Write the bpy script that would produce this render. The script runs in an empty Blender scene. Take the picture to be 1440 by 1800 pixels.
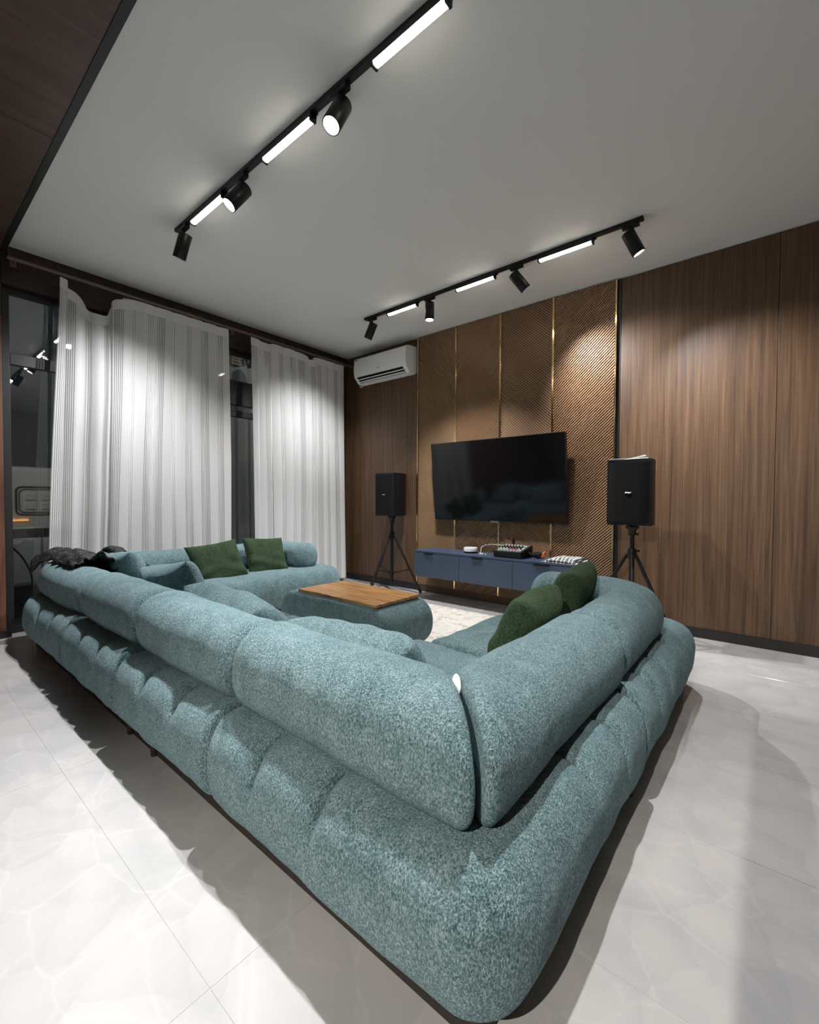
import bpy, bmesh, math, random
from mathutils import Vector, Matrix, noise
random.seed(7)
sc = bpy.context.scene
COL = sc.collection
PI = math.pi

# ---------------------------------------------------------------- camera, world, exposure
YAW, PITCH, ROLL, FPX = 2.262471475, -0.025480184, 0.00486027630, 776.5014992622417
CAM = Vector((4.58300333, -4.13890579, 1.07073590))
f = Vector((math.cos(PITCH)*math.cos(YAW), math.cos(PITCH)*math.sin(YAW), math.sin(PITCH)))
r = f.cross(Vector((0, 0, 1))).normalized(); u = r.cross(f)
cr, sr = math.cos(ROLL), math.sin(ROLL)
R_, U_ = cr*r + sr*u, -sr*r + cr*u
cd = bpy.data.cameras.new('camera'); cam = bpy.data.objects.new('camera', cd); COL.objects.link(cam)
cam.matrix_world = Matrix(((R_.x, U_.x, -f.x, CAM.x), (R_.y, U_.y, -f.y, CAM.y), (R_.z, U_.z, -f.z, CAM.z), (0, 0, 0, 1)))
cd.sensor_fit = 'HORIZONTAL'; cd.sensor_width = 36.0; cd.lens = FPX/1440*36.0; cd.clip_start = 0.02; cd.clip_end = 200
sc.camera = cam
wd = bpy.data.worlds.new('night'); sc.world = wd; wd.use_nodes = True
wd.node_tree.nodes['Background'].inputs[0].default_value = (0.30, 0.36, 0.45, 1)
wd.node_tree.nodes['Background'].inputs[1].default_value = 0.03
sc.view_settings.view_transform = 'Standard'; sc.view_settings.look = 'None'
sc.view_settings.gamma = 1.0; sc.view_settings.use_curve_mapping = False
sc.view_settings.exposure = 0.40
sc.cycles.use_denoising = True
sc.cycles.max_bounces = 7; sc.cycles.diffuse_bounces = 4; sc.cycles.glossy_bounces = 4
sc.cycles.transparent_max_bounces = 24; sc.cycles.sample_clamp_indirect = 6.0
sc.cycles.caustics_reflective = False; sc.cycles.caustics_refractive = False
SPOT_W, BAR_E = 150.0, 13.0

H = 3.0           # ceiling height

# ---------------------------------------------------------------- materials
def mat(name, col, rough=0.5, metal=0.0, **kw):
    m = bpy.data.materials.new(name); m.use_nodes = True
    b = m.node_tree.nodes['Principled BSDF']
    b.inputs['Base Color'].default_value = (*col, 1); b.inputs['Roughness'].default_value = rough
    b.inputs['Metallic'].default_value = metal
    for k, v in kw.items():
        b.inputs[k.replace('_', ' ')].default_value = v
    return m
def N(m, t, **kw):
    n = m.node_tree.nodes.new(t)
    for k, v in kw.items():
        if k in n.inputs.keys(): n.inputs[k].default_value = v
        else: setattr(n, k, v)
    return n
def L(m, a, b): m.node_tree.links.new(a, b)
def bsdf(m): return m.node_tree.nodes['Principled BSDF']
def ramp(m, fac, stops):
    n = N(m, 'ShaderNodeValToRGB'); e = n.color_ramp.elements
    while len(e) < len(stops): e.new(0.5)
    for i, (p, c) in enumerate(stops): e[i].position = p; e[i].color = (*c, 1)
    L(m, fac, n.inputs[0]); return n.outputs[0]
def pos(m, scale=(1, 1, 1), rot=(0, 0, 0), rnd=0.0):
    g = N(m, 'ShaderNodeNewGeometry'); mp = N(m, 'ShaderNodeMapping')
    mp.inputs['Scale'].default_value = scale; mp.inputs['Rotation'].default_value = rot
    L(m, g.outputs['Position'], mp.inputs[0])
    if rnd:
        oi = N(m, 'ShaderNodeObjectInfo'); v = N(m, 'ShaderNodeVectorMath', operation='SCALE'); cx = N(m, 'ShaderNodeCombineXYZ')
        for i in range(3): L(m, oi.outputs['Random'], cx.inputs[i])
        L(m, cx.outputs[0], v.inputs[0]); v.inputs['Scale'].default_value = rnd
        L(m, v.outputs[0], mp.inputs['Location'])
    return mp.outputs[0]
def noise_t(m, vec, scale, detail=3, rough=0.55, dist=0.0):
    n = N(m, 'ShaderNodeTexNoise', Scale=scale, Detail=detail, Roughness=rough, Distortion=dist)
    L(m, vec, n.inputs['Vector']); return n.outputs[0]
def bump(m, h, strength, dist=0.01):
    b = N(m, 'ShaderNodeBump', Strength=strength, Distance=dist); L(m, h, b.inputs['Height'])
    L(m, b.outputs[0], bsdf(m).inputs['Normal']); return b

def math_n(m, op, a, b=None, clamp=False):
    n = N(m, 'ShaderNodeMath', operation=op, use_clamp=clamp)
    for i, x in enumerate((a, b)):
        if x is None: continue
        if isinstance(x, (int, float)): n.inputs[i].default_value = x
        else: L(m, x, n.inputs[i])
    return n.outputs[0]
def mixc(m, fac, a, b):
    n = N(m, 'ShaderNodeMix', data_type='RGBA')
    for sock, x in ((n.inputs[0], fac), (n.inputs[6], a), (n.inputs[7], b)):
        if isinstance(x, (int, float)): sock.default_value = x
        elif isinstance(x, tuple): sock.default_value = (*x, 1)
        else: L(m, x, sock)
    return n.outputs[2]

def fabric(name, dark, mid, light, nub=150.0, strength=0.9, dist=0.006):
    m = mat(name, mid, 0.9); p = pos(m, (1, 1, 0.62))
    fine = noise_t(m, p, nub, 2, 0.6, 0.6)
    blot = noise_t(m, p, 14, 4, 0.65, 0.8)
    v = math_n(m, 'ADD', math_n(m, 'MULTIPLY', fine, 0.85), math_n(m, 'MULTIPLY', blot, 0.20))
    c = ramp(m, v, [(0.38, dark), (0.54, mid), (0.70, light)])
    L(m, c, bsdf(m).inputs['Base Color'])
    bsdf(m).inputs['Sheen Weight'].default_value = 0.5; bsdf(m).inputs['Sheen Roughness'].default_value = 0.5
    bsdf(m).inputs['Sheen Tint'].default_value = (*light, 1); bsdf(m).inputs['Specular IOR Level'].default_value = 0.15
    bump(m, fine, strength, dist); return m

def wood(name, dark, mid, light, across='x', rough=0.42, sc_a=9.0, along=0.55):
    m = mat(name, mid, rough)
    s = {'x': (sc_a, sc_a, along), 'y': (along, sc_a, sc_a), 'z': (along, along, sc_a), 'soffit': (sc_a, along, sc_a), 'top': (along*3, sc_a*2.2, sc_a)}[across]
    p = pos(m, s, rnd=40.0)
    a = noise_t(m, p, 1.6, 5, 0.62, 1.1); b = noise_t(m, p, 7.0, 3, 0.6, 0.3)
    v = math_n(m, 'ADD', math_n(m, 'MULTIPLY', a, 0.7), math_n(m, 'MULTIPLY', b, 0.3))
    L(m, ramp(m, v, [(0.36, dark), (0.5, mid), (0.66, light)]), bsdf(m).inputs['Base Color'])
    bump(m, b, 0.08, 0.002); return m

M = {}
M['teal'] = fabric('teal_chenille', (0.028, 0.074, 0.084), (0.150, 0.240, 0.254), (0.38, 0.50, 0.52), 255.0, 1.0, 0.008)
M['green'] = fabric('green_velvet', (0.014, 0.027, 0.013), (0.033, 0.056, 0.028), (0.060, 0.088, 0.046), 190, 0.5, 0.003)
M['walnut'] = wood('walnut_veneer', (0.055, 0.027, 0.013), (0.102, 0.054, 0.026), (0.155, 0.087, 0.045), sc_a=20.0, along=0.40)
M['walnut_soffit'] = wood('walnut_soffit', (0.055, 0.031, 0.022), (0.082, 0.047, 0.034), (0.11, 0.065, 0.048), 'soffit')
M['walnut_y'] = wood('walnut_jamb', (0.07, 0.03, 0.018), (0.14, 0.062, 0.034), (0.21, 0.10, 0.058))
M['header'] = wood('dark_header_wood', (0.018, 0.008, 0.006), (0.030, 0.013, 0.010), (0.05, 0.022, 0.016), 'y')
M['table_wood'] = wood('oak_table_top', (0.13, 0.050, 0.015), (0.40, 0.195, 0.062), (0.60, 0.34, 0.13), 'top', 0.35, 8.0, 0.5)
M['leg_wood'] = mat('brown_leg_wood', (0.055, 0.024, 0.015), 0.5)
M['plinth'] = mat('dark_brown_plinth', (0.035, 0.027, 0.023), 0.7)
M['black'] = mat('black_powder_coat', (0.005, 0.005, 0.0055), 0.42, Specular_IOR_Level=0.35)
M['black_soft'] = mat('black_grille', (0.004, 0.004, 0.0045), 0.85, Specular_IOR_Level=0.2)
M['base'] = mat('black_skirting', (0.014, 0.012, 0.012), 0.45)
M['ceiling'] = mat('white_paint', (0.76, 0.765, 0.745), 0.75)
M['frame'] = mat('dark_window_frame', (0.022, 0.022, 0.022), 0.4)
M['white'] = mat('white_plastic', (0.80, 0.80, 0.79), 0.3)
M['paper'] = mat('white_paper', (0.85, 0.85, 0.82), 0.7)
M['grey'] = mat('grey_metal', (0.16, 0.16, 0.165), 0.4, 0.4)
M['chrome'] = mat('silver_badge', (0.6, 0.6, 0.6), 0.3, 0.8)
M['gold'] = mat('gold_mirror_trim', (0.86, 0.60, 0.30), 0.14, 1.0)
M['navy'] = mat('navy_lacquer', (0.050, 0.074, 0.125), 0.38)
M['screen'] = mat('tv_glass', (0.003, 0.003, 0.0035), 0.08, Specular_IOR_Level=0.42)
M['rubber'] = mat('rubber', (0.01, 0.01, 0.01), 0.8)
M['red'] = mat('red_knob', (0.55, 0.06, 0.06), 0.4)
M['orange'] = mat('orange_cable', (0.80, 0.17, 0.04), 0.5)
M['rodm'] = mat('brown_rod', (0.16, 0.11, 0.085), 0.4, 0.2)
M['rear'] = mat('rear_wall_paint', (0.55, 0.53, 0.50), 0.8)
M['asphalt'] = mat('night_street', (0.03, 0.03, 0.032), 0.9)
M['van'] = mat('van_paint', (0.72, 0.73, 0.71), 0.4)
M['facade'] = mat('pale_facade', (0.40, 0.41, 0.42), 0.8)
M['arch'] = mat('arch_glass', (0.10, 0.10, 0.11), 0.3)
M['amber'] = mat('amber_glow', (0.9, 0.35, 0.08), 0.4, Emission_Strength=1.2); bsdf(M['amber']).inputs['Emission Color'].default_value = (1, 0.42, 0.12, 1)
M['tan'] = mat('tan_stone', (0.5, 0.36, 0.24), 0.8)
# bronze ribbed panel
m = M['rib'] = mat('bronze_rib', (0.30, 0.175, 0.088), 0.40, 0.30)
L(m, ramp(m, noise_t(m, pos(m, (1, 1, 1)), 3.0, 2), [(0.3, (0.35, 0.210, 0.118)), (0.7, (0.42, 0.255, 0.150))]), bsdf(m).inputs['Base Color'])
M['rib_back'] = mat('bronze_groove', (0.075, 0.040, 0.020), 0.5, 0.2)
# lights
def emit(name, col, e):
    m = mat(name, (0.9, 0.9, 0.9), 0.4); bsdf(m).inputs['Emission Color'].default_value = (*col, 1); bsdf(m).inputs['Emission Strength'].default_value = e; return m
M['bar_em'] = emit('lit_bar_diffuser', (1.0, 0.93, 0.80), BAR_E)
M['lens_em'] = emit('lit_spot_lens', (0.95, 0.97, 1.0), 14.0)
# onyx tile
m = M['tile'] = mat('onyx_tile', (0.7, 0.67, 0.65), 0.10)
p = pos(m, (1, 1, 1))
wn = N(m, 'ShaderNodeTexNoise', Scale=2.2, Detail=3.0); L(m, p, wn.inputs['Vector'])
wv = N(m, 'ShaderNodeVectorMath', operation='SCALE'); L(m, wn.outputs['Color'], wv.inputs[0]); wv.inputs['Scale'].default_value = 0.32
wa = N(m, 'ShaderNodeVectorMath', operation='ADD'); L(m, p, wa.inputs[0]); L(m, wv.outputs[0], wa.inputs[1])
def veins(scale, width, stretch):
    mp = N(m, 'ShaderNodeMapping'); mp.inputs['Scale'].default_value = stretch; mp.inputs['Rotation'].default_value = (0, 0, 0.6); L(m, wa.outputs[0], mp.inputs[0])
    v = N(m, 'ShaderNodeTexVoronoi', feature='DISTANCE_TO_EDGE', Scale=scale); L(m, mp.outputs[0], v.inputs['Vector'])
    return math_n(m, 'SUBTRACT', 1.0, math_n(m, 'DIVIDE', v.outputs['Distance'], width, True), True), mp
v1, mp1 = veins(4.2, 0.07, (1.0, 1.6, 1)); v2, _ = veins(8.5, 0.06, (1.5, 1, 1))
cell = N(m, 'ShaderNodeTexVoronoi', feature='F1', Scale=5.0); L(m, mp1.outputs[0], cell.inputs['Vector'])
cl = noise_t(m, p, 2.5, 4, 0.6, 0.5)
base = ramp(m, math_n(m, 'ADD', math_n(m, 'MULTIPLY', cell.outputs['Distance'], 0.55), math_n(m, 'MULTIPLY', cl, 0.6)), [(0.25, (0.55, 0.522, 0.50)), (0.55, (0.51, 0.491, 0.477)), (0.85, (0.44, 0.436, 0.43))])
c1 = mixc(m, math_n(m, 'MULTIPLY', math_n(m, 'POWER', v1, 2.5), 0.32), base, (0.64, 0.615, 0.593))
c2 = mixc(m, math_n(m, 'MULTIPLY', math_n(m, 'POWER', v2, 2.5), 0.15), c1, (0.64, 0.615, 0.593))
gv = N(m, 'ShaderNodeVectorMath', operation='SUBTRACT'); L(m, mp1.outputs[0], gv.inputs[0]); L(m, cell.outputs['Position'], gv.inputs[1])
gd = N(m, 'ShaderNodeVectorMath', operation='DOT_PRODUCT'); L(m, gv.outputs[0], gd.inputs[0]); gd.inputs[1].default_value = (2.2, 1.5, 0)
c3 = mixc(m, math_n(m, 'MULTIPLY', math_n(m, 'ADD', gd.outputs['Value'], 0.25, True), 0.85), c2, (0.415, 0.411, 0.406))
L(m, c3, bsdf(m).inputs['Base Color'])
M['grout'] = mat('pale_grout', (0.50, 0.485, 0.47), 0.7)
# rug
m = M['rug'] = mat('cream_rug', (0.7, 0.66, 0.58), 0.95)
p = pos(m); n1 = noise_t(m, p, 7.5, 5, 0.62, 1.6); n2 = noise_t(m, p, 3.1, 3, 0.5, 0.5); n3 = noise_t(m, p, 13, 4, 0.6, 2.0)
a = ramp(m, n1, [(0.50, (0.86, 0.82, 0.74)), (0.60, (0.52, 0.44, 0.30)), (0.72, (0.27, 0.23, 0.16))])
b = ramp(m, n3, [(0.55, (0.86, 0.81, 0.74)), (0.68, (0.50, 0.33, 0.25))])
L(m, mixc(m, n2, a, b), bsdf(m).inputs['Base Color']); bump(m, noise_t(m, p, 260, 1), 0.4, 0.003)
# lace scarf
m = M['lace'] = mat('black_lace', (0.012, 0.014, 0.013), 0.75)
vo = N(m, 'ShaderNodeTexVoronoi', Scale=62.0); L(m, pos(m), vo.inputs['Vector'])
L(m, ramp(m, vo.outputs['Distance'], [(0.12, (0.20, 0.215, 0.18)), (0.24, (0.010, 0.013, 0.011))]), bsdf(m).inputs['Base Color'])
# glass
m = M['glass'] = bpy.data.materials.new('window_glass'); m.use_nodes = True; nt = m.node_tree
nt.nodes.remove(nt.nodes['Principled BSDF']); out = nt.nodes['Material Output']
tr = N(m, 'ShaderNodeBsdfTransparent', Color=(0.80, 0.84, 0.83, 1)); gl = N(m, 'ShaderNodeBsdfGlossy', Roughness=0.015); fr = N(m, 'ShaderNodeFresnel', IOR=1.55); mx = N(m, 'ShaderNodeMixShader')
L(m, math_n(m, 'ADD', math_n(m, 'MULTIPLY', fr.outputs[0], 2.0), 0.10, True), mx.inputs[0]); L(m, tr.outputs[0], mx.inputs[1]); L(m, gl.outputs[0], mx.inputs[2]); L(m, mx.outputs[0], out.inputs[0])
# sheer curtain: UV in metres (u across the cloth, v down from the top)
m = M['sheer'] = bpy.data.materials.new('striped_sheer'); m.use_nodes = True; nt = m.node_tree
nt.nodes.remove(nt.nodes['Principled BSDF']); out = nt.nodes['Material Output']
uvn = N(m, 'ShaderNodeUVMap', uv_map='UVMap'); sx = N(m, 'ShaderNodeSeparateXYZ'); L(m, uvn.outputs[0], sx.inputs[0])
st = math_n(m, 'FRACT', math_n(m, 'DIVIDE', sx.outputs[0], 0.0140))
stripe = math_n(m, 'GREATER_THAN', st, 0.50)
head = math_n(m, 'LESS_THAN', sx.outputs[1], 0.085)
band = math_n(m, 'MULTIPLY', math_n(m, 'GREATER_THAN', math_n(m, 'FRACT', math_n(m, 'DIVIDE', sx.outputs[0], 0.17)), 0.45), 0.80)
al = math_n(m, 'MAXIMUM', band, math_n(m, 'MAXIMUM', math_n(m, 'ADD', math_n(m, 'MULTIPLY', stripe, 0.62), 0.32), math_n(m, 'MULTIPLY', head, 0.97)))
df = N(m, 'ShaderNodeBsdfDiffuse', Color=(0.88, 0.87, 0.85, 1)); tl = N(m, 'ShaderNodeBsdfTranslucent', Color=(0.6, 0.6, 0.58, 1)); ms = N(m, 'ShaderNodeMixShader'); ms.inputs[0].default_value = 0.22
L(m, df.outputs[0], ms.inputs[1]); L(m, tl.outputs[0], ms.inputs[2])
tr = N(m, 'ShaderNodeBsdfTransparent'); mx = N(m, 'ShaderNodeMixShader')
L(m, al, mx.inputs[0]); L(m, tr.outputs[0], mx.inputs[1]); L(m, ms.outputs[0], mx.inputs[2]); L(m, mx.outputs[0], out.inputs[0])
# folded cloth with stripes
m = M['stripe_cloth'] = mat('striped_cloth', (0.5, 0.5, 0.5), 0.9)
wv = N(m, 'ShaderNodeTexWave', Scale=4.6, Distortion=0.6); L(m, pos(m, (1, 0.4, 0.3)), wv.inputs['Vector'])
L(m, ramp(m, wv.outputs['Color'], [(0.30, (0.13, 0.14, 0.16)), (0.42, (0.82, 0.80, 0.72)), (0.72, (0.80, 0.72, 0.45)), (0.85, (0.16, 0.17, 0.19))]), bsdf(m).inputs['Base Color'])

# ---------------------------------------------------------------- object helpers
ORG = {}
def thing(name, label, cat, loc=(0, 0, 0), group=None):
    o = bpy.data.objects.new(name, None); COL.objects.link(o); o.location = loc; o.empty_display_size = 0.1
    ORG[o] = Vector(loc); o['label'] = label; o['category'] = cat
    if group: o['group'] = group
    return o
def tag(o, label, cat, group=None):
    o['label'] = label; o['category'] = cat
    if group: o['group'] = group
    return o
def obj(name, V, F, m, parent=None, smooth=True, org=None, uv=None, sharp=None):
    """Mesh from world-space vertices; origin at org (default: the parent's origin)."""
    base = ORG[parent] if parent else Vector((0, 0, 0))
    o_ = Vector(org) if org is not None else base
    me = bpy.data.meshes.new(name); me.from_pydata([tuple(Vector(v) - o_) for v in V], [], F); me.update()
    if uv:
        lay = me.uv_layers.new(name='UVMap')
        for l in me.loops: lay.data[l.index].uv = uv[l.vertex_index]
    if smooth:
        me.polygons.foreach_set('use_smooth', [True]*len(me.polygons))
        if sharp: me.set_sharp_from_angle(angle=math.radians(sharp))
    o = bpy.data.objects.new(name, me); COL.objects.link(o)
    if m: me.materials.append(m)
    if parent: o.parent = parent
    o.location = o_ - base; ORG[o] = o_
    return o
def struct(name, V, F, m, parent=None, **kw):
    o = obj(name, V, F, m, parent, **kw)
    if parent is None: o['kind'] = 'structure'
    return o
class MB:
    """Collects shapes into one mesh."""
    def __init__(s): s.V = []; s.F = []; s.flat = False
    def add(s, V, F):
        n = len(s.V); s.V += [Vector(v) for v in V]; s.F += [tuple(i + n for i in f) for f in F]; return s
    def box(s, a, b, bev=0.0, M4=None):
        s.flat = True; bm = bmesh.new(); bmesh.ops.create_cube(bm, size=1)
        c = [(a[i] + b[i])/2 for i in range(3)]; d = [abs(b[i] - a[i]) for i in range(3)]
        for v in bm.verts: v.co = Vector((c[0] + v.co.x*d[0], c[1] + v.co.y*d[1], c[2] + v.co.z*d[2]))
        if bev: bmesh.ops.bevel(bm, geom=bm.edges[:], offset=bev, segments=2, affect='EDGES', profile=0.5)
        bm.verts.index_update()
        V = [(M4 @ v.co if M4 else v.co.copy()) for v in bm.verts]; F = [tuple(v.index for v in f.verts) for f in bm.faces]; bm.free()
        return s.add(V, F)
    def tube(s, pts, rad, n=10, caps=True, close=False):
        pts = [Vector(p) for p in pts]; V = []; F = []; k = len(pts); ref = None
        for i, p in enumerate(pts):
            a = pts[(i - 1) % k] if (close or i > 0) else p; b = pts[(i + 1) % k] if (close or i < k - 1) else p
            t = (b - a).normalized()
            if ref is None: ref = t.orthogonal().normalized()
            ref = (ref - t*ref.dot(t)).normalized(); bn = t.cross(ref); rr = rad[i] if isinstance(rad, (list, tuple)) else rad
            V += [p + (ref*math.cos(2*PI*j/n) + bn*math.sin(2*PI*j/n))*rr for j in range(n)]
        for i in range(k if close else k - 1):
            for j in range(n): F.append((i*n + j, i*n + (j + 1) % n, ((i + 1) % k)*n + (j + 1) % n, ((i + 1) % k)*n + j))
        if caps and not close: F.append(tuple(range(n - 1, -1, -1))); F.append(tuple((k - 1)*n + j for j in range(n)))
        return s.add(V, F)
    def lathe(s, prof, M4, n=24):
        V = []; F = []; k = len(prof)
        for (rr, z) in prof: V += [M4 @ Vector((rr*math.cos(2*PI*j/n), rr*math.sin(2*PI*j/n), z)) for j in range(n)]
        for i in range(k - 1):
            for j in range(n): F.append((i*n + j, i*n + (j + 1) % n, (i + 1)*n + (j + 1) % n, (i + 1)*n + j))
        F.append(tuple(range(n - 1, -1, -1))); F.append(tuple((k - 1)*n + j for j in range(n)))
        return s.add(V, F)
    def go(s, name, m, parent=None, **kw):
        kw.setdefault('sharp', 20 if s.flat else 50); return obj(name, s.V, s.F, m, parent, **kw)
def T(loc, z=(0, 0, 1), x=None):
    """Matrix at loc whose local z points along z."""
    z = Vector(z).normalized(); q = z.to_track_quat('Z', 'Y').to_matrix().to_4x4(); q.translation = Vector(loc); return q
def nz(p, s, amp): return noise.noise(Vector(p)*s)*amp

# ---------------------------------------------------------------- room shell
FX0, FX1, FY0 = 0.0, 8.2, -8.0
flo = struct('floor', *(lambda b: (b.V, b.F))(MB().box((-0.12, FY0, -0.12), (FX1, 0.12, -0.0012))), M['grout'], smooth=False)
tw, td = 1.2, 0.6; g = 0.0007
tm = MB().box((g, g, -0.012), (tw - g, td - g, 0.0), 0.0005)
tile_mesh = None
for i in range(-1, 4):
    for j in range(-3, 7):
        x0 = 3.65 - tw*3 + tw*i; y0 = -3.69 + td*j
        x1, y1 = min(x0 + tw, FX1), min(y0 + td, 0.0)
        if x0 < -0.05 or y1 - y0 < td - 0.01 or x1 - x0 < tw - 0.01:
            xa = max(x0, -0.11)
            if x1 <= xa or y1 <= y0: continue
            MB().box((xa + g, y0 + g, -0.012), (x1 - g, y1 - g, 0.0), 0.0005).go('floor_tile', M['tile'], flo, org=(xa, y0, 0)); continue
        if tile_mesh is None:
            o = obj('floor_tile', [v + Vector((x0, y0, 0)) for v in tm.V], tm.F, M['tile'], flo, org=(x0, y0, 0), smooth=False); tile_mesh = o.data
        else:
            o = bpy.data.objects.new('floor_tile', tile_mesh); COL.objects.link(o); o.parent = flo; o.location = (x0, y0, 0)
for i in (4,):
    for j in range(-3, 7):
        x0 = 3.65 + tw; y0 = -3.69 + td*j; y1 = min(y0 + td, 0)
        MB().box((x0 + g, y0 + g, -0.012), (FX1, y1 - g, 0.0), 0.0005).go('floor_tile', M['tile'], flo, org=(x0, y0, 0))
def sbox(name, a, b, m, parent=None, bev=0.0):
    k = MB().box(a, b, bev); return struct(name, k.V, k.F, m, parent, smooth=False)
# rear part of the floor, one plain slab behind the camera
sbox('trim_8', (FX0, FY0, -0.011), (FX1, -3.69 - 3*td, 0.0), M['tile'])
YE = -3.475
sbox('ceiling', (-0.12, YE, H), (FX1, 0.12, H + 0.1), M['ceiling'])
sof = sbox('trim_1', (-0.12, FY0, 2.985), (FX1, YE - 0.03, H + 0.1), M['walnut_soffit'])
for k in range(8):
    xa = 0.39 + 1.22*(k - 1); xb = xa + 1.22
    MB().box((max(xa, 0.0) + .0015, -5.9, 2.970), (min(xb, FX1) - .0015, YE - 0.035, 2.986), 0.002).go('soffit_panel', M['walnut_soffit'], sof, org=(max(xa, 0), -4, 2.97))
sbox('trim_2', (0.0, YE - 0.035, 2.966), (FX1, YE, H + 0.001), M['base'])
# back wall (television wall)
wb = sbox('wall_back', (-0.12, 0.02, 0), (FX1, 0.12, H), M['base'])
for xa, xb in ((0.0, 1.295), (3.525, 4.575), (4.575, 5.62), (5.62, 6.665), (6.665, 7.71), (7.71, 8.2)):
    MB().box((xa + .0015, 0.0, 0.075), (xb - .0015, 0.02, H - 0.006), 0.0015).go('wood_panel', M['walnut'], wb, org=(xa, 0, 0))
sbox('baseboard_back_1', (0.0, -0.014, 0.0), (1.285, 0.02, 0.075), M['base'])
sbox('baseboard_back_2', (3.525, -0.014, 0.0), (FX1, 0.02, 0.075), M['base'])
sbox('wall_right', (FX1, FY0, 0), (FX1 + 0.1, 0.12, H), M['rear'])
sbox('wall_rear', (-0.12, FY0 - 0.1, 0), (FX1, FY0, H), M['rear'])
# left wall: wood pier, header, window
wl = sbox('wall_left', (-0.12, FY0, 0), (-0.005, -3.50, H), M['base'])
for k in range(4):
    ya = -3.51 - 1.1*k
    MB().box((-0.006, ya - 1.097, 0.0), (0.012, ya, 2.97), 0.0015).go('wood_panel', M['walnut_y'], wl, org=(0, ya, 0))
sbox('baseboard_left', (0.0, FY0, 0.0), (0.05, -3.485, 0.05), M['base'])
sbox('trim_3', (-0.12, -3.50, 2.72), (0.0, 0.12, H), M['header'])
sbox('trim_4', (0.0, -3.47, 2.925), (0.035, 0.0, H), M['header'], bev=0.004)
sbox('trim_5', (-0.12, -0.05, 0.0), (0.0, 0.12, 2.72), M['header'])
def window(name, bays, label=None):
    w = bpy.data.objects.new(name, None); COL.objects.link(w); w['kind'] = 'structure'; w.location = (-0.1, bays[0][0], 0); ORG[w] = Vector(w.location)
    for ya, yb, zs, fw in bays:
        k = MB(); k.box((-0.13, ya, 0.0), (-0.07, ya + fw, 2.72), .003); k.box((-0.13, yb - fw, 0.0), (-0.07, yb, 2.72), .003)
        for za, zb in zs: k.box((-0.128, ya + fw, za), (-0.072, yb - fw, zb), .003)
        k.go('window_frame', M['frame'], w)
        z = sorted(zs)
        for (a0, a1), (b0, b1) in zip(z, z[1:]):
            MB().box((-0.104, ya + fw, a1), (-0.096, yb - fw, b0)).go('pane', M['glass'], w, smooth=False)
    return w
zl = [(0.0, 0.05), (0.755, 0.83), (2.13, 2.22), (2.68, 2.72)]
window('window_1', [(-3.50, -2.66, zl, 0.05), (-2.66, -1.82, zl, 0.05)])
window('window_2', [(-1.82, -1.00, [(0.0, 0.08), (2.0, 2.07), (2.13, 2.40), (2.68, 2.72)], 0.05)])
window('window_3', [(-1.00, -0.05, zl, 0.05)])

# ---------------------------------------------------------------- ribbed feature panels with gold trims
fp = thing('feature_panel', 'bronze diagonal ribbed feature wall behind the television', 'wall panel', (2.4, 0, 0))
XS = [1.30, 1.835, 2.38, 2.935, 3.49]
PZ0, PZ1 = 0.085, 2.992
for k in range(4):
    xa, xb = XS[k] + 0.010, XS[k + 1] - 0.010
    bk = MB().box((xa - .002, -0.014, PZ0), (xb + .002, 0.018, PZ1)).go('backing_board', M['rib_back'], fp, smooth=False)
    up = k % 2 == 1
    bm = bmesh.new(); pitch = 0.0262; wdt = 0.70*pitch; w = xb - xa; tilt = 0.92
    c = PZ0 - w*tilt - pitch
    while c < PZ1 + w*tilt:
        za, zb = (c, c + w*tilt) if up else (c + w*tilt, c)
        if max(za, zb) + wdt > PZ0 and min(za, zb) < PZ1:
            q = []
            for x, z in ((xa, za), (xb, zb)):
                q.append([bm.verts.new((x, -0.013, z)), bm.verts.new((x, -0.026, z + wdt*0.25)), bm.verts.new((x, -0.026, z + wdt*0.75)), bm.verts.new((x, -0.013, z + wdt))])
            for i in range(3): bm.faces.new((q[0][i], q[1][i], q[1][i + 1], q[0][i + 1]))
            bm.faces.new(q[0]); bm.faces.new(q[1][::-1])
        c += pitch
    for z_, nrm in ((PZ0, (0, 0, -1)), (PZ1, (0, 0, 1))):
        bmesh.ops.bisect_plane(bm, geom=bm.verts[:] + bm.edges[:] + bm.faces[:], plane_co=(0, 0, z_), plane_no=nrm, clear_outer=True)
    bmesh.ops.recalc_face_normals(bm, faces=bm.faces[:]); bm.verts.index_update()
    o = obj('diagonal_rib', [v.co.copy() for v in bm.verts], [tuple(v.index for v in f_.verts) for f_ in bm.faces], M['rib'], fp, smooth=False); bm.free()
    o['kind'] = 'stuff'
for k, x in enumerate(XS):
    wx = 0.009 if 0 < k < 4 else 0.007
    MB().box((x - wx, -0.034, PZ0), (x + wx, 0.018, PZ1), 0.0015).go('gold_trim', M['gold'], fp)
sbox('trim_6', (3.499, -0.004, 0.0), (3.524, 0.02, H - .004), M['base'])
sbox('baseboard_back_3', (1.29, -0.022, 0.0), (3.50, 0.02, 0.083), M['rib_back'])

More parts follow.
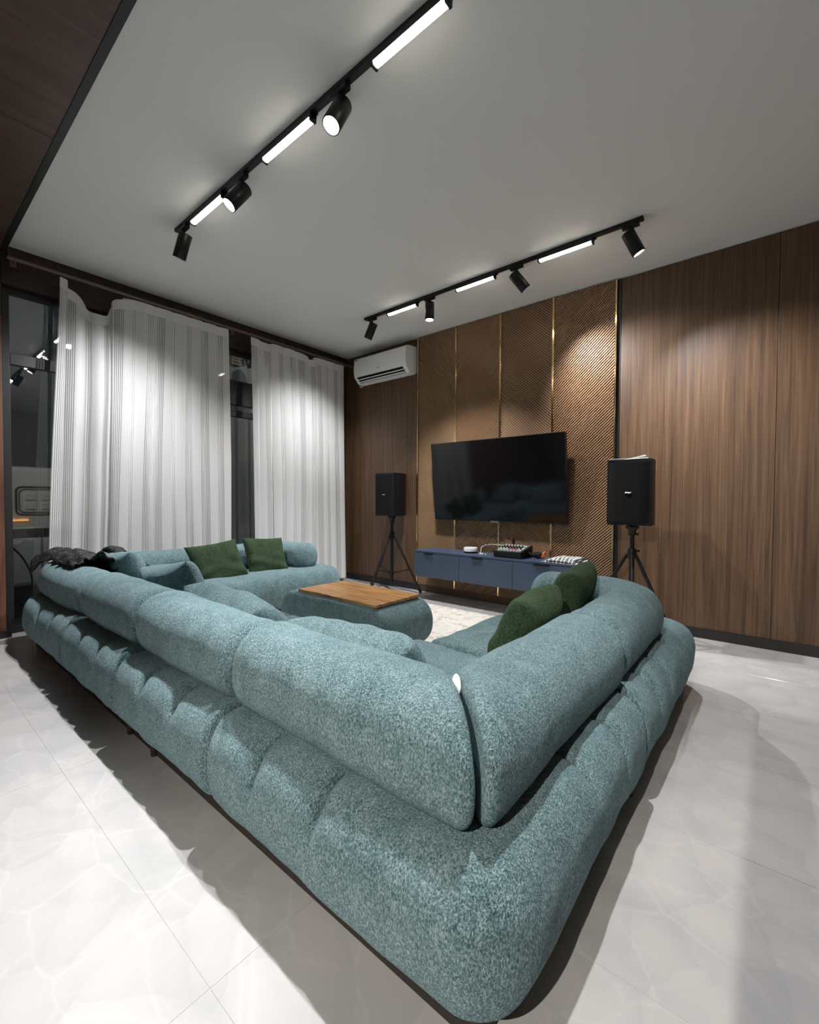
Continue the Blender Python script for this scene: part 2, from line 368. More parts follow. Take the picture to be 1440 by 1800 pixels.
# ---------------------------------------------------------------- track lights
def rail(x0, x1, y, z, label, group='black ceiling tracks'):
    t = thing('light_track', label, 'track', ((x0 + x1)/2, y, z))
    MB().box((x0, y - 0.017, z - 0.022), (x1, y + 0.017, z), 0.002).go('rail', M['black'], t)
    for x in (x0, x1 - 0.012): MB().box((x - 0.004, y - 0.019, z - 0.024), (x + 0.016, y + 0.019, z - 0.0005), 0.002).go('end_cap', M['black'], t)
    return t
def bar(x0, x1, y, z, label, group):
    t = thing('linear_light', label, 'lamp', ((x0 + x1)/2, y, z - 0.022), group)
    zt = z - 0.0225
    MB().box((x0, y - 0.020, zt - 0.026), (x1, y + 0.020, zt), 0.003).go('housing', M['black'], t)
    for x in (x0, x1 - 0.014): MB().box((x, y - 0.019, zt - 0.042), (x + 0.014, y + 0.019, zt - 0.001), 0.003).go('end_cap', M['black'], t)
    MB().tube([(x1 + 0.001, y + 0.012, zt - 0.006), (x1 + 0.016, y + 0.012, zt - 0.006)], 0.005, 8).go('release_tab', M['black'], t)
    k = MB(); V = []; n = 10; xs = (x0 + 0.0145, x1 - 0.0145)
    for x in xs:
        for j in range(n + 1):
            a = PI*j/n; V.append((x, y + 0.0185*math.cos(a), zt - 0.0255 - 0.013*math.sin(a)))
    F = [(j, j + 1, n + 2 + j, n + 1 + j) for j in range(n)] + [tuple(range(n, -1, -1)), tuple(range(n + 1, 2*n + 2))]
    k.add(V, F).go('diffuser', M['bar_em'], t)
    return t
def spot(x, y, z, d, label='', group=None, watts=None, lit=True, size=1.15, blend=0.55, col=(0.96, 0.97, 1.0), drop=0.095, soft=0.022):
    """Cylinder spot on an adapter; d = beam direction."""
    d = Vector(d).normalized(); W = SPOT_W if watts is None else watts
    t = thing('spotlight', label, 'lamp', (x, y, z - 0.022), group)
    zt = z - 0.0225
    MB().box((x - 0.055, y - 0.017, zt - 0.026), (x + 0.055, y + 0.017, zt), 0.004).go('adapter', M['black'], t)
    piv = Vector((x, y, zt - drop)); RAD, LEN = 0.043, 0.168
    side = d.cross(Vector((0, 0, 1)))
    side = side.normalized() if side.length > 1e-3 else Vector((1, 0, 0))
    neck = MB().tube([(x, y, zt - 0.024), (x, y, piv.z + 0.030)], 0.009, 10)
    neck.box((x - 0.006, y - 0.014, piv.z - 0.01), (x + 0.006, y + 0.014, piv.z + 0.035), 0.003)
    neck.go('neck', M['black'], t)
    a = piv - d*0.045 ; Mx = T(a, d)
    MB().lathe([(0.0, 0.0), (RAD - 0.004, 0.0), (RAD, 0.004), (RAD, LEN - 0.002), (RAD - 0.002, LEN), (RAD - 0.005, LEN), (RAD - 0.006, LEN - 0.012), (0.004, LEN - 0.013)], Mx, 28).go('housing', M['black'], t)
    lens = MB().lathe([(RAD - 0.0065, LEN - 0.0125), (RAD - 0.0065, LEN - 0.009), (0.012, LEN - 0.006), (0.001, LEN - 0.0055)], Mx, 24).go('lens', M['lens_em'] if lit else M['grey'], t)
    if lit:
        ld = bpy.data.lights.new('lamp', 'SPOT'); ld.energy = W; ld.spot_size = size; ld.spot_blend = blend; ld.shadow_soft_size = soft; ld.color = col
        lo = bpy.data.objects.new('lamp', ld); COL.objects.link(lo); lo.parent = t
        Q = T(a + d*(LEN + 0.012), -d); Q.translation = Q.translation - ORG[t]; lo.matrix_local = Q
    return t
Y1, Y2, ZT = -2.735, -0.80, H - 0.001
rail(1.255, 5.60, Y1, ZT, 'long black ceiling track running above the sofa')
rail(1.20, 3.855, Y2, ZT, 'black ceiling track running in front of the television wall')
G1, G2 = 'linear lights on the long track', 'linear lights on the television track'
for (a, b), lb in zip(((1.49, 1.92), (2.36, 2.795), (3.205, 3.605), (4.50, 4.93)), ('next to the window end', 'between two glowing spotlights', 'near the top edge of the view', 'above the camera')):
    bar(a, b, Y1, ZT, 'glowing linear light on the long track, %s' % lb, G1)
for (a, b), lb in zip(((1.52, 1.905), (2.345, 2.74), (3.115, 3.535)), ('closest to the air conditioner', 'in the middle', 'above the brightest ribbed panel')):
    bar(a, b, Y2, ZT, 'slim glowing linear light on the television track, %s' % lb, G2)
S1, S2 = 'cylinder spotlights on the long track', 'cylinder spotlights on the television track'
spot(1.36, Y1, ZT, (-0.43, -0.10, -0.90), watts=150, size=1.9, blend=1.0, label='black cylinder spotlight at the window end of the long track', group=S1)
spot(2.12, Y1, ZT, (-0.16, -0.56, -0.81), watts=165, size=1.85, blend=0.9, label='tilted glowing spotlight between the two linear lights nearest the window', group=S1)
spot(2.99, Y1, ZT, (0.02, -0.46, -0.88), watts=205, size=1.15, blend=0.9, label='tilted glowing spotlight between second and third linear lights', group=S1)
spot(4.02, Y1, ZT, (0.22, -0.40, -0.88), watts=165, size=1.95, blend=0.7, label='glaring white spotlight cut by the top edge of the view', group=S1)
spot(1.30, Y2, ZT, (-0.48, -0.05, -0.85), watts=115, size=1.7, blend=1.0, label='small black spotlight above the air conditioner tilted to the curtain', group=S2)
spot(2.05, Y2, ZT, (0.04, -0.06, -0.99), watts=210, size=1.95, blend=0.7, label='black spotlight pointing straight down on the television track', group=S2)
spot(2.93, Y2, ZT, (0.48, 0.46, -0.74), size=1.5, blend=1.0, label='black spotlight tilted to the ribbed panels', group=S2)
spot(3.78, Y2, ZT, (0.40, 0.24, -0.88), size=1.75, blend=1.0, label='black spotlight at the wood panel end of the television track', group=S2)
Y3 = -6.2  # unseen rear track and lamps, added as fill light from behind the camera
rail(1.4, 5.9, Y3, 2.969, 'unseen black ceiling track added on the wooden soffit for fill light')
for a, lb in ((1.8, 'nearest the window wall'), (3.3, 'in the middle of the track')): bar(a, a + .44, Y3, 2.969, 'unseen linear light added on the soffit track for fill, ' + lb, 'added linear lights on the soffit track')
spot(4.58, Y3, 2.969, (0.0, 0.74, -0.67), watts=330, soft=0.012, size=1.25, blend=0.9, label='unseen cylinder spotlight added on the soffit track to light from behind', col=(1.0, 0.95, 0.88))
tc = thing('shadow_cabinet', 'unseen walnut cabinet added behind the camera to shade the right floor', 'cabinet', (5.1, -4.6, 0))  # unseen blocker, added to cast the shadow on the right floor
MB().box((4.562, -4.80, 0.06), (5.56, -4.38, 1.78), .003).go('carcass', M['walnut'], tc)
MB().box((4.58, -4.78, 0.0), (5.54, -4.42, 0.061), .002).go('plinth', M['base'], tc)
for xa, xb in ((4.564, 5.058), (5.062, 5.558)):
    d = MB().box((xa, -4.379, 0.07), (xb, -4.361, 1.775), .002).go('door', M['walnut'], tc, org=(xa, -4.38, 0.07))
    hxx = xb - .04 if xa < 5 else xa + .03
    MB().box((hxx, -4.362, 0.85), (hxx + .012, -4.340, 1.05), .003).go('handle', M['black'], d)

# ---------------------------------------------------------------- sofa
sofa = thing('sectional_sofa', 'big U-shaped teal chenille sectional sofa with round bolster backs and tufted base', 'sofa', (2.25, -2.3, 0))
def seat_module(x0, x1, y0, y1, z0, z1, fil, rad, tufts=(), name='seat_module', puff=0.012):
    """fil: edge fillets (x0, x1, y0, y1); rad: plan radii (x0y0, x1y0, x1y1, x0y1); tufts: (axis, at, side) grooves over the outer edge."""
    hz = (z1 - z0)/2; zc = (z0 + z1)/2; NE, NC = 84, 12
    def outline(s, zz):
        """Plan outline inset by s (0..1) of each edge's fillet."""
        a0, a1, b0, b1 = x0 + fil[0]*s, x1 - fil[1]*s, y0 + fil[2]*s, y1 - fil[3]*s
        P = []; cs = ((a0, b0, PI), (a1, b0, 1.5*PI), (a1, b1, 0.0), (a0, b1, 0.5*PI)); sg = ((1, 1), (-1, 1), (-1, -1), (1, -1))
        fi = ((fil[0] + fil[2])/2, (fil[1] + fil[2])/2, (fil[1] + fil[3])/2, (fil[0] + fil[3])/2)
        arcs = []
        for i in range(4):
            R = max(rad[i] - fi[i]*s, 0.012); cx, cy = cs[i][0] + sg[i][0]*R, cs[i][1] + sg[i][1]*R
            arcs.append([(cx + R*math.cos(cs[i][2] + 0.5*PI*j/NC), cy + R*math.sin(cs[i][2] + 0.5*PI*j/NC)) for j in range(NC + 1)])
        for i in range(4):
            P += arcs[i]; e, s2 = arcs[i][-1], arcs[(i + 1) % 4][0]; ax = i % 2
            fr_ = [j/NE for j in range(1, NE)]; ln = s2[ax] - e[ax]
            for axis, at, side, zlow in tufts:
                if axis == ax and side == (y0, x1, y1, x0)[i]: fr_ += [min(max((at + d_ - e[ax])/ln, 0.0005), 0.9995) for d_ in (-.009, -.0035, 0, .0035, .009)]
            P += [(e[0] + (s2[0] - e[0])*q_, e[1] + (s2[1] - e[1])*q_) for q_ in sorted(fr_)]
        return [Vector((p[0], p[1], zz)) for p in P]
    rings = []; n1 = 28
    for i in range(n1 + 1):
        a = -PI/2 + PI*i/n1
        ex = 0.82
        sn, cn = math.sin(a), math.cos(a)
        rings.append(outline((1 - abs(cn)**ex)*(0.40 if sn < 0 else 0.85), zc + hz*math.copysign(abs(sn)**0.92, sn)))
    top = rings[-1]; c = Vector(((x0 + x1)/2, (y0 + y1)/2, z1 + puff)); n2 = 14
    for i in range(1, n2):
        t = i/n2; rings.append([p.lerp(c, t) + Vector((0, 0, puff*(math.sin(t*PI/2) - t))) for p in top])
    n = len(top); V = [p for rg in rings for p in rg]; F = []
    for i in range(len(rings) - 1):
        for j in range(n): F.append((i*n + j, i*n + (j + 1) % n, (i + 1)*n + (j + 1) % n, (i + 1)*n + j))
    F.append(tuple(range(n - 1, -1, -1))); V.append(c); ci = len(V) - 1; k = (len(rings) - 1)*n
    for j in range(n): F.append((k + j, k + (j + 1) % n, ci))
    out = []; cc = Vector((c.x, c.y, zc))
    for p in V:
        q = p.copy(); dsp = 0.0
        for axis, at, side, zlow in tufts:
            d = abs(p[axis] - at); other = p[1 - axis]
            # distance in from the outer edge: the groove fades over the seat and half way down the side
            inn = abs(other - side); fz = min(max((p.z - zlow)/0.10, 0), 1); fi_ = min(max((0.20 - inn)/0.09, 0), 1)
            dsp += fz*fi_*(0.021*math.exp(-d/0.032) + 0.022*math.exp(-d/0.006))
        nrm = Vector((p.x - min(max(p.x, x0 + .16), x1 - .16), p.y - min(max(p.y, y0 + .16), y1 - .16), (p.z - zc)*1.0))
        nrm = nrm.normalized() if nrm.length > 1e-4 else Vector((0, 0, 1))
        q -= nrm*dsp; q += nrm*(nz(p, 4.0, 0.009) + nz(p, 11.0, 0.004))
        out.append(q)
    return obj(name, out, F, M['teal'], sofa)
OB, ZB, ZS = 0.150, 0.095, 0.388
YO, XO, YI = -3.497, 4.258, -2.50
XL = 0.28; YEND = -1.03
TZ = 0.22
seat_module(XL, 1.505, YO, YI, ZB, ZS, (OB, .05, OB, .06), (.24, .045, .05, .05), [(0, 0.86, YO, TZ), (0, 1.18, YO, TZ)])
seat_module(1.505, 2.345, YO, YI, ZB, ZS, (.05, .05, OB, .09), (.045, .045, .06, .06), [(0, 1.78, YO, TZ), (0, 2.06, YO, TZ)])
seat_module(2.345, 3.205, YO, YI, ZB, ZS, (.05, .05, OB, .09), (.045, .045, .06, .06), [(0, 2.63, YO, TZ), (0, 2.92, YO, TZ)])
seat_module(3.205, XO, YO, -2.42, ZB, ZS, (.05, OB, OB, .05), (.045, .13, .045, .05), [(0, 3.47, YO, TZ), (0, 3.74, YO, TZ + .02), (1, -2.95, XO, TZ + .06), (1, -2.68, XO, TZ)])
seat_module(3.25, XO, -2.42, YEND, ZB, ZS, (.09, OB, .05, OB), (.05, .045, .24, .24), [(1, -2.18, XO, TZ), (1, -1.93, XO, TZ), (1, -1.62, XO, TZ)])
seat_module(XL, 1.23, YI, YEND, ZB, ZS, (OB, .12, .03, OB), (.045, .05, .28, .24), [(1, -2.1, XL, TZ), (1, -1.6, XL, TZ)])
# recessed plinth and wooden legs
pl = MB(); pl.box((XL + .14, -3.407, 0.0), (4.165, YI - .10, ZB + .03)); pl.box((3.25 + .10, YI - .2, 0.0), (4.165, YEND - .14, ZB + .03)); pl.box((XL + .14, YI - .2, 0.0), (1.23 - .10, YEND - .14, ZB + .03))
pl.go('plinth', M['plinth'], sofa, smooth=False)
for x, y in ((2.33, -3.412), (2.60, -3.412), (4.19, -2.4), (4.19, -1.25), (3.33, -1.25), (1.155, -1.25), (1.155, -2.3)):
    MB().lathe([(0.014, 0.0), (0.021, 0.115)], T((x, y, 0)), 16).go('leg', M['leg_wood'], sofa)
# bolsters
RB = 0.144; ZBOL = ZS + RB - 0.043
def bolster(path, e0, e1, a=RB, b=RB, m0=0.0, m1=0.0, zc=ZBOL, name='bolster', seamline=False, step=0.018):
    """path: plan polyline; e0/e1: end rounding; m0/m1: mitre (tan) of each end measured along the lateral axis."""
    P = [Vector((p[0], p[1], 0)) for p in path]; Ls = [0.0]
    for p, q in zip(P, P[1:]): Ls.append(Ls[-1] + (q - p).length)
    tot = Ls[-1]; n = 56; V = []; F = []
    def at(s):
        s = min(max(s, 0), tot)
        for i in range(len(P) - 1):
            if s <= Ls[i + 1] + 1e-9:
                return P[i].lerp(P[i + 1], (s - Ls[i])/(Ls[i + 1] - Ls[i]))
    def tang(s): return (at(min(s + 0.02, tot)) - at(max(s - 0.02, 0))).normalized()
    S = []
    k0 = 9
    for i in range(k0 + 1): S.append(e0*(1 - math.cos(PI/2*i/k0)))
    m_ = max(int((tot - e0 - e1)/step), 2); S += [e0 + (tot - e0 - e1)*i/m_ for i in range(1, m_)]
    for i in range(k0 + 1): S.append(tot - e1*(1 - math.cos(PI/2*(k0 - i)/k0)))
    for s in S:
        c = at(s); t = tang(s); lat = Vector((t.y, -t.x, 0)); ins = 0.0
        if s < e0: ins = e0*(1 - math.sqrt(max(0, 1 - (1 - s/e0)**2)))
        if tot - s < e1: ins = max(ins, e1*(1 - math.sqrt(max(0, 1 - (1 - (tot - s)/e1)**2))))
        for j in range(n):
            th = 2*PI*j/n; cx, sz = math.cos(th), math.sin(th)
            cx = math.copysign(abs(cx)**0.88, cx); sz = math.copysign(abs(sz)**0.88, sz)
            l, z = (a - ins)*cx, (b - ins)*sz
            sh = m0*l*(1 - s/tot) + m1*l*(s/tot)
            p = c + lat*l + t*sh + Vector((0, 0, zc + z))
            nr = (lat*cx + Vector((0, 0, sz)))
            p += nr*(nz(p, 3.5, 0.010) + nz(p, 10.0, 0.004))
            V.append(p)
    k = len(S)
    for i in range(k - 1):
        for j in range(n): F.append((i*n + j, (i + 1)*n + j, (i + 1)*n + (j + 1) % n, i*n + (j + 1) % n))
    for idx, rev in ((0, False), (k - 1, True)):
        c = sum((V[idx*n + j] for j in range(n)), Vector())/n; V.append(c); ci = len(V) - 1
        for j in range(n): F.append((idx*n + j, idx*n + (j + 1) % n, ci) if not rev else (idx*n + (j + 1) % n, idx*n + j, ci))
    o = obj(name, V, F, M['teal'], sofa)
    return o
YB, XB = -3.264, 4.022
SE = 0.058
bolster([(0.40, YB), (1.464, YB)], 0.10, SE, zc=ZBOL - .012)
bolster([(1.476, YB), (2.314, YB)], SE, SE)
bolster([(2.326, YB), (3.184, YB)], SE, SE)
# the long back and the right back meet in a mitre; lateral axis of +x travel is -y
bolster([(3.196, YB - .004), (XB - .004, YB - .004)], SE, 0.045, a=.150, b=.148, m1=1.0, zc=ZBOL + .004)
bolster([(XB + .004, YB + .008), (XB + .004, -2.376)], 0.045, SE, a=.150, b=.148, m0=-1.0, zc=ZBOL + .004)
arc = [(XB, -2.364), (XB, -1.68)] + [(XB - .24 + .24*math.cos(a_), -1.68 + .24*math.sin(a_)) for a_ in [PI/2*i/10 for i in range(1, 11)]] + [(3.40, -1.44)]
bolster(arc, SE, 0.11)
XBL = 0.50
bolster([(XBL, -3.10), (XBL, -2.20)], 0.05, SE)
arc = [(XBL, -2.20), (XBL, -1.55)] + [(XBL + .22 - .22*math.cos(a_), -1.55 + .22*math.sin(a_)) for a_ in [PI/2*i/10 for i in range(1, 11)]] + [(0.95, -1.33)]
bolster(arc, SE, 0.11)
TG = T((3.985, -3.232, ZBOL + 0.128), (0.45, -0.62, 0.64))
tag(MB().lathe([(0.001, -.0012), (0.017, -.0012), (0.018, 0.0), (0.017, .0012), (0.001, .0012)], TG @ Matrix.Diagonal((0.62, 1.5, 1, 1)), 24).go('fabric_tag', M['paper'], None, org=(3.985, -3.232, ZBOL + .128)), 'small white tag stuck in the corner gap between two bolsters', 'tag')

# ---------------------------------------------------------------- cushions
def cushion(label, c, wv, hv, thick, m, group, pinch=0.07, bend=0.0, seed=0.0, wr=0.006, name='cushion'):
    c, wv, hv = Vector(c), Vector(wv), Vector(hv); nv = wv.cross(hv).normalized(); n = 30; V = []; F = []; W, Hh = wv.length, hv.length
    ax, ay = wv.normalized(), hv.normalized()
    for side in (1, -1):
        for i in range(n + 1):
            for j in range(n + 1):
                a, b = -1 + 2*i/n, -1 + 2*j/n
                a, b = math.sin(a*PI/2)*0.35 + a*0.65, math.sin(b*PI/2)*0.35 + b*0.65
                px = a*(1 - pinch*(1 - b*b)*abs(a)); py = b*(1 - pinch*(1 - a*a)*abs(b))
                t = (max(0, 1 - a**4)*max(0, 1 - b**4))**0.45
                p = c + ax*px*W/2 + ay*py*Hh/2 + nv*(side*t*thick/2 - bend*(b*b))
                wr_ = nz(p + Vector((seed, 0, 0)), 9.0, wr*2) + wr*math.sin(b*9 + 2.2*math.sin(a*2 + seed))*math.exp(-((b + .45)/.5)**2)*(0.4 + abs(a))
                V.append(p + nv*side*wr_*min(t*2, 1))
    q = (n + 1)**2
    for s in (0, 1):
        for i in range(n):
            for j in range(n):
                a = s*q + i*(n + 1) + j; fc = (a, a + n + 1, a + n + 2, a + 1); F.append(fc if s == 0 else fc[::-1])
    bm = bmesh.new(); vs = [bm.verts.new(v) for v in V]
    for fc in F: bm.faces.new([vs[i] for i in fc])
    bmesh.ops.remove_doubles(bm, verts=bm.verts[:], dist=0.0006); bm.verts.index_update()
    o = obj(name, [v.co.copy() for v in bm.verts], [tuple(v.index for v in f_.verts) for f_ in bm.faces], m, None, org=c - hv/2); bm.free()
    return tag(o, label, 'cushion', group)
GT, GG = 'teal cushions along the long back', 'green cushions'
zs = ZS
cushion('teal cushion half hidden behind the black lace scarf', (0.97, -2.98, zs + .145), (.50, .02, .06), (0, -.16, .31), .16, M['teal'], GT, seed=1, pinch=.05)
cushion('upright teal cushion beside the scarf end, tallest of the teal ones', (1.74, -2.96, zs + .125), (.60, .03, .09), (-.02, -.17, .33), .18, M['teal'], GT, seed=2, pinch=.08)
cushion('slumped teal cushion lying low between two teal cushions', (2.52, -2.98, zs + .10), (.62, .05, -.04), (0, -.24, .22), .19, M['teal'], GT, seed=3, pinch=.04)
cushion('teal cushion in front of the coffee table, leaning on the long back', (3.375, -2.97, zs + .085), (.66, .0, .03), (0, -.20, .235), .18, M['teal'], GT, seed=4, pinch=.03)
cushion('dark green cushion tilted on one corner against the window side back', (0.80, -2.22, zs + .125), (.05, .44, .05), (-.14, -.07, .35), .13, M['green'], GG, seed=5)
cushion('dark green cushion standing straight near the window side armrest', (0.78, -1.73, zs + .14), (.06, .40, -.02), (-.13, .0, .35), .12, M['green'], GG, seed=6)
cushion('dark green cushion leaning on the right side back, nearer the long back', (3.755, -2.36, zs + .120), (.02, .30, .03), (.15, .03, .35), .18, M['green'], GG, seed=7)
cushion('dark green cushion leaning in the armrest corner facing the television', (3.75, -1.79, zs + .15), (-.04, .40, .02), (.12, .03, .38), .18, M['green'], GG, seed=8)

# ---------------------------------------------------------------- black lace scarf over the far bolster
V = []; F = []; nu, nv_ = 60, 44
for i in range(nu + 1):
    for j in range(nv_ + 1):
        a, b = i/nu, j/nv_
        x = 0.385 + 0.72*a
        th = math.radians(62 - 50*max(0, 1 - a*5)*1.0 + (118 + 50*max(0, 1 - a*5))*b)   # over the crest from the outside to the inside
        rr = RB + 0.016 + math.sin(PI*b)*(0.035 + 0.085*abs(noise.noise(Vector((a*5, b*4, 1.7))))) + 0.030*noise.noise(Vector((a*12, b*9, 4.2)))
        y = YB - rr*math.cos(th); z = ZBOL + rr*math.sin(th)
        if a < 0.1: x += 0.02*noise.noise(Vector((b*6, 2, 0)))
        V.append((x + 0.02*noise.noise(Vector((a*3, b*7, 9))), y + 0.03*(1 - a)*0, z))
for i in range(nu):
    for j in range(nv_): a = i*(nv_ + 1) + j; F.append((a, a + 1, a + nv_ + 2, a + nv_ + 1))
scarf = thing('lace_scarf', 'crumpled black lace scarf with pale dots thrown over the far bolster', 'scarf', (0.8, YB, ZBOL + RB))
o = obj('cloth', V, F, M['lace'], scarf); md = o.modifiers.new('thickness', 'SOLIDIFY'); md.thickness = 0.006; md.offset = 1
V = []; F = []; nu = 40
for i in range(nu + 1):
    a = i/nu; p = Vector((0.62 + 0.66*a, -3.0 + .06*a + .02*math.sin(a*9), ZBOL + RB + .050 - 0.11*a + .02*math.sin(a*11)))
    for j in range(9):
        t = 2*PI*j/8; wdt = 0.05*(1 - 0.75*a)*(1 + .3*noise.noise(Vector((a*8, j*.7, 3))))
        V.append(p + Vector((0.004*j, math.cos(t)*wdt, math.sin(t)*wdt*.55)))
for i in range(nu):
    for j in range(8): a = i*9 + j; F.append((a, a + 1, a + 10, a + 9))
obj('scarf_end', V, F, M['lace'], scarf)

# ---------------------------------------------------------------- coffee table
ct = thing('coffee_table', 'teal upholstered barrel-shaped coffee table with a flat oak top', 'table', (2.26, -1.95, 0))
TX0, TX1, TY0, TY1, TZ0, TZ1 = 1.69, 2.785, -2.20, -1.68, 0.065, 0.405
V = []; F = []; n = 96; rr = (TZ1 - TZ0)/2; prof = []
for j in range(n):
    t = j/n*2*PI; cx, cz = math.cos(t), math.sin(t)
    prof.append((cx, cz))
ys = []
e = 0.045
for i in range(9): ys.append((TY0 + e*(1 - math.cos(PI/2*i/8)), e*(1 - math.sin(PI/2*i/8))))
ys += [(TY0 + e + (TY1 - TY0 - 2*e)*i/10, 0) for i in range(1, 10)]
for i in range(9): ys.append((TY1 - e*(1 - math.cos(PI/2*(8 - i)/8)), e*(1 - math.sin(PI/2*(8 - i)/8))))
cxm, czm = (TX0 + TX1)/2, (TZ0 + TZ1)/2
for y, ins in ys:
    for cx, cz in prof:
        R_b = rr - ins; hl = (TX1 - TX0)/2 - rr
        x = cxm + (hl if cx > 0 else -hl)*min(1, abs(cx)*6) + R_b*cx*1.0; z = czm + R_b*math.copysign(abs(cz)**0.9, cz)
        p = Vector((x, y, z)); V.append(p + Vector((0, 0, nz(p, 5, .004))))
k = len(ys)
for i in range(k - 1):
    for j in range(n): F.append((i*n + j, (i + 1)*n + j, (i + 1)*n + (j + 1) % n, i*n + (j + 1) % n))
F.append(tuple(range(n))); F.append(tuple((k - 1)*n + j for j in range(n - 1, -1, -1)))
obj('upholstered_body', V, F, M['teal'], ct, sharp=50)
tp = MB().box((1.895, -2.17, TZ1 - .004), (2.69, -1.735, TZ1 + .016), .002).go('table_top', M['table_wood'], ct)
for x in (1.85, 2.70):
    for y in (-2.10, -1.78): MB().lathe([(0.018, 0.0085), (0.022, 0.09)], T((x, y, 0)), 16).go('leg', M['black'], ct)

# ---------------------------------------------------------------- rug
V = []; F = []; nx, ny = 60, 50; RX0, RX1, RY0, RY1 = 1.30, 3.24, -2.42, -0.50
for i in range(nx + 1):
    for j in range(ny + 1):
        x, y = RX0 + (RX1 - RX0)*i/nx, RY0 + (RY1 - RY0)*j/ny
        V.append((x, y, 0.008 + nz((x, y, 0), 6, .0012)))
for i in range(nx):
    for j in range(ny): a = i*(ny + 1) + j; F.append((a, a + ny + 1, a + ny + 2, a + 1))
o = obj('area_rug', V, F, M['rug'], None, org=(2.2, -1.5, 0)); md = o.modifiers.new('thickness', 'SOLIDIFY'); md.thickness = 0.0072; md.offset = -1
tag(o, 'cream area rug with faded floral pattern under the coffee table', 'rug')

# ---------------------------------------------------------------- television
tv = thing('television', 'large black flat television tilted down on the ribbed wall', 'television', (2.37, -0.1, 0.86))
ang = math.radians(6.5); MT = Matrix.Translation((2.368, -0.085, 0.862)) @ Matrix.Rotation(ang, 4, 'X')
w2, hh = 0.752, 0.845
MB().box((-w2, -0.012, 0), (w2, 0.030, hh), .004, MT).go('casing', M['black'], tv)
MB().box((-w2 + .006, -0.0145, 0.014), (w2 - .006, -0.0118, hh - .006), 0, MT).go('screen', M['screen'], tv, smooth=False)
MB().box((-0.045, -0.0155, -0.012), (0.045, -0.004, 0.006), .002, MT).go('logo_tab', M['grey'], tv)
MB().box((-0.25, 0.028, 0.22), (0.25, 0.050, 0.62), .003, MT).go('wall_bracket', M['black'], tv)
MB().box((-0.2, -0.075, 0.99), (0.2, -0.0345, 1.40), .003, Matrix.Translation((2.368, 0, 0))).go('wall_plate', M['black'], tv)

# ---------------------------------------------------------------- floating console
cn = thing('tv_console', 'navy blue floating console with three drawers under the television', 'cabinet', (2.43, -0.2, 0.24))
CX0, CX1, CY, CZ0, CZ1 = 1.545, 3.31, -0.385, 0.252, 0.533
MB().box((CX0, CY + .02, CZ0), (CX1, -0.036, CZ1 - .018), .002).go('carcass', M['navy'], cn)
MB().box((CX0 - .002, CY, CZ1 - .018), (CX1 + .002, -0.036, CZ1), .002).go('worktop', M['navy'], cn)
xs = [CX0, 2.125, 2.715, CX1]; hx = [(1.69, 1.80), (2.28, 2.40), (2.92, 3.07)]
for k in range(3):
    d = MB().box((xs[k] + .0015, CY, CZ0), (xs[k + 1] - .0015, CY + .019, CZ1 - .024), .0015).go('drawer', M['navy'], cn, org=(xs[k], CY, CZ0))
    h = MB().box((hx[k][0], CY - .012, CZ1 - .027), (hx[k][1], CY + .003, CZ1 - .0205), .001); h.box((hx[k][0], CY - .012, CZ1 - .036), (hx[k][1], CY - .010, CZ1 - .024), .0008)
    h.go('edge_pull', M['black'], d)

# ---------------------------------------------------------------- things on the console
CT = CZ1
pk = thing('media_puck', 'round white media box with black base on the console', 'media box', (2.15, -0.20, CT))
MB().lathe([(0.0, 0.0), (0.066, 0.0), (0.069, 0.004), (0.069, 0.013), (0.066, 0.015)], T((2.15, -0.20, CT)), 36).go('base', M['black'], pk)
MB().lathe([(0.066, 0.015), (0.071, 0.018), (0.072, 0.050), (0.068, 0.056), (0.001, 0.057)], T((2.15, -0.20, CT)), 36).go('white_shell', M['white'], pk)
ad = thing('cable_plug', 'small white cable plug lying beside the round media box', 'plug', (2.31, -.24, CT))
MB().box((2.285, -.262, CT), (2.335, -.242, CT + .014), .004).go('plug_body', M['white'], ad)
MB().box((2.345, -.255, CT), (2.363, -.240, CT + .012), .003).go('plug_tip', M['white'], ad)
pts = [(2.29, -.245, CT + .007), (2.27, -.20, CT + .02), (2.25, -.15, CT + .06), (2.28, -.12, CT + .082), (2.36, -.12, CT + .094), (2.43, -.13, CT + .098), (2.49, -.15, CT + .098), (2.525, -.16, CT + .103)]
def smooth_path(P, n=6):
    P = [Vector(p) for p in P]; out = []
    for i in range(len(P) - 1):
        p0, p1, p2, p3 = P[max(i - 1, 0)], P[i], P[i + 1], P[min(i + 2, len(P) - 1)]
        for k in range(n):
            t = k/n; out.append(0.5*((2*p1) + (p2 - p0)*t + (2*p0 - 5*p1 + 4*p2 - p3)*t*t + (3*p1 - p0 - 3*p2 + p3)*t**3))
    return out + [P[-1]]
MB().tube(smooth_path(pts), 0.003, 6).go('white_cable', M['white'], ad)
mxr = thing('audio_mixer', 'black audio mixer with rows of white and red knobs on the console', 'mixer', (2.57, -.22, CT))
mx0, mx1, my0, my1 = 2.50, 2.775, -0.345, -0.085; za, zb = 0.058, 0.108
V = [(mx0, my0, CT + .004), (mx1, my0, CT + .004), (mx1, my1, CT + .004), (mx0, my1, CT + .004), (mx0 - .004, my0 - .004, CT + za), (mx1 + .004, my0 - .004, CT + za), (mx1 + .004, my1, CT + zb), (mx0 - .004, my1, CT + zb)]
obj('body', V, [(3, 2, 1, 0), (0, 1, 5, 4), (1, 2, 6, 5), (2, 3, 7, 6), (3, 0, 4, 7), (4, 5, 6, 7)], M['black'], mxr, smooth=False)
def onm(a, b, h=0.0): return Vector((mx0 + (mx1 - mx0)*a, my0 + (my1 - my0)*b, CT + za + (zb - za)*b + h))
nm = Vector((0, -(zb - za), my1 - my0)).normalized()
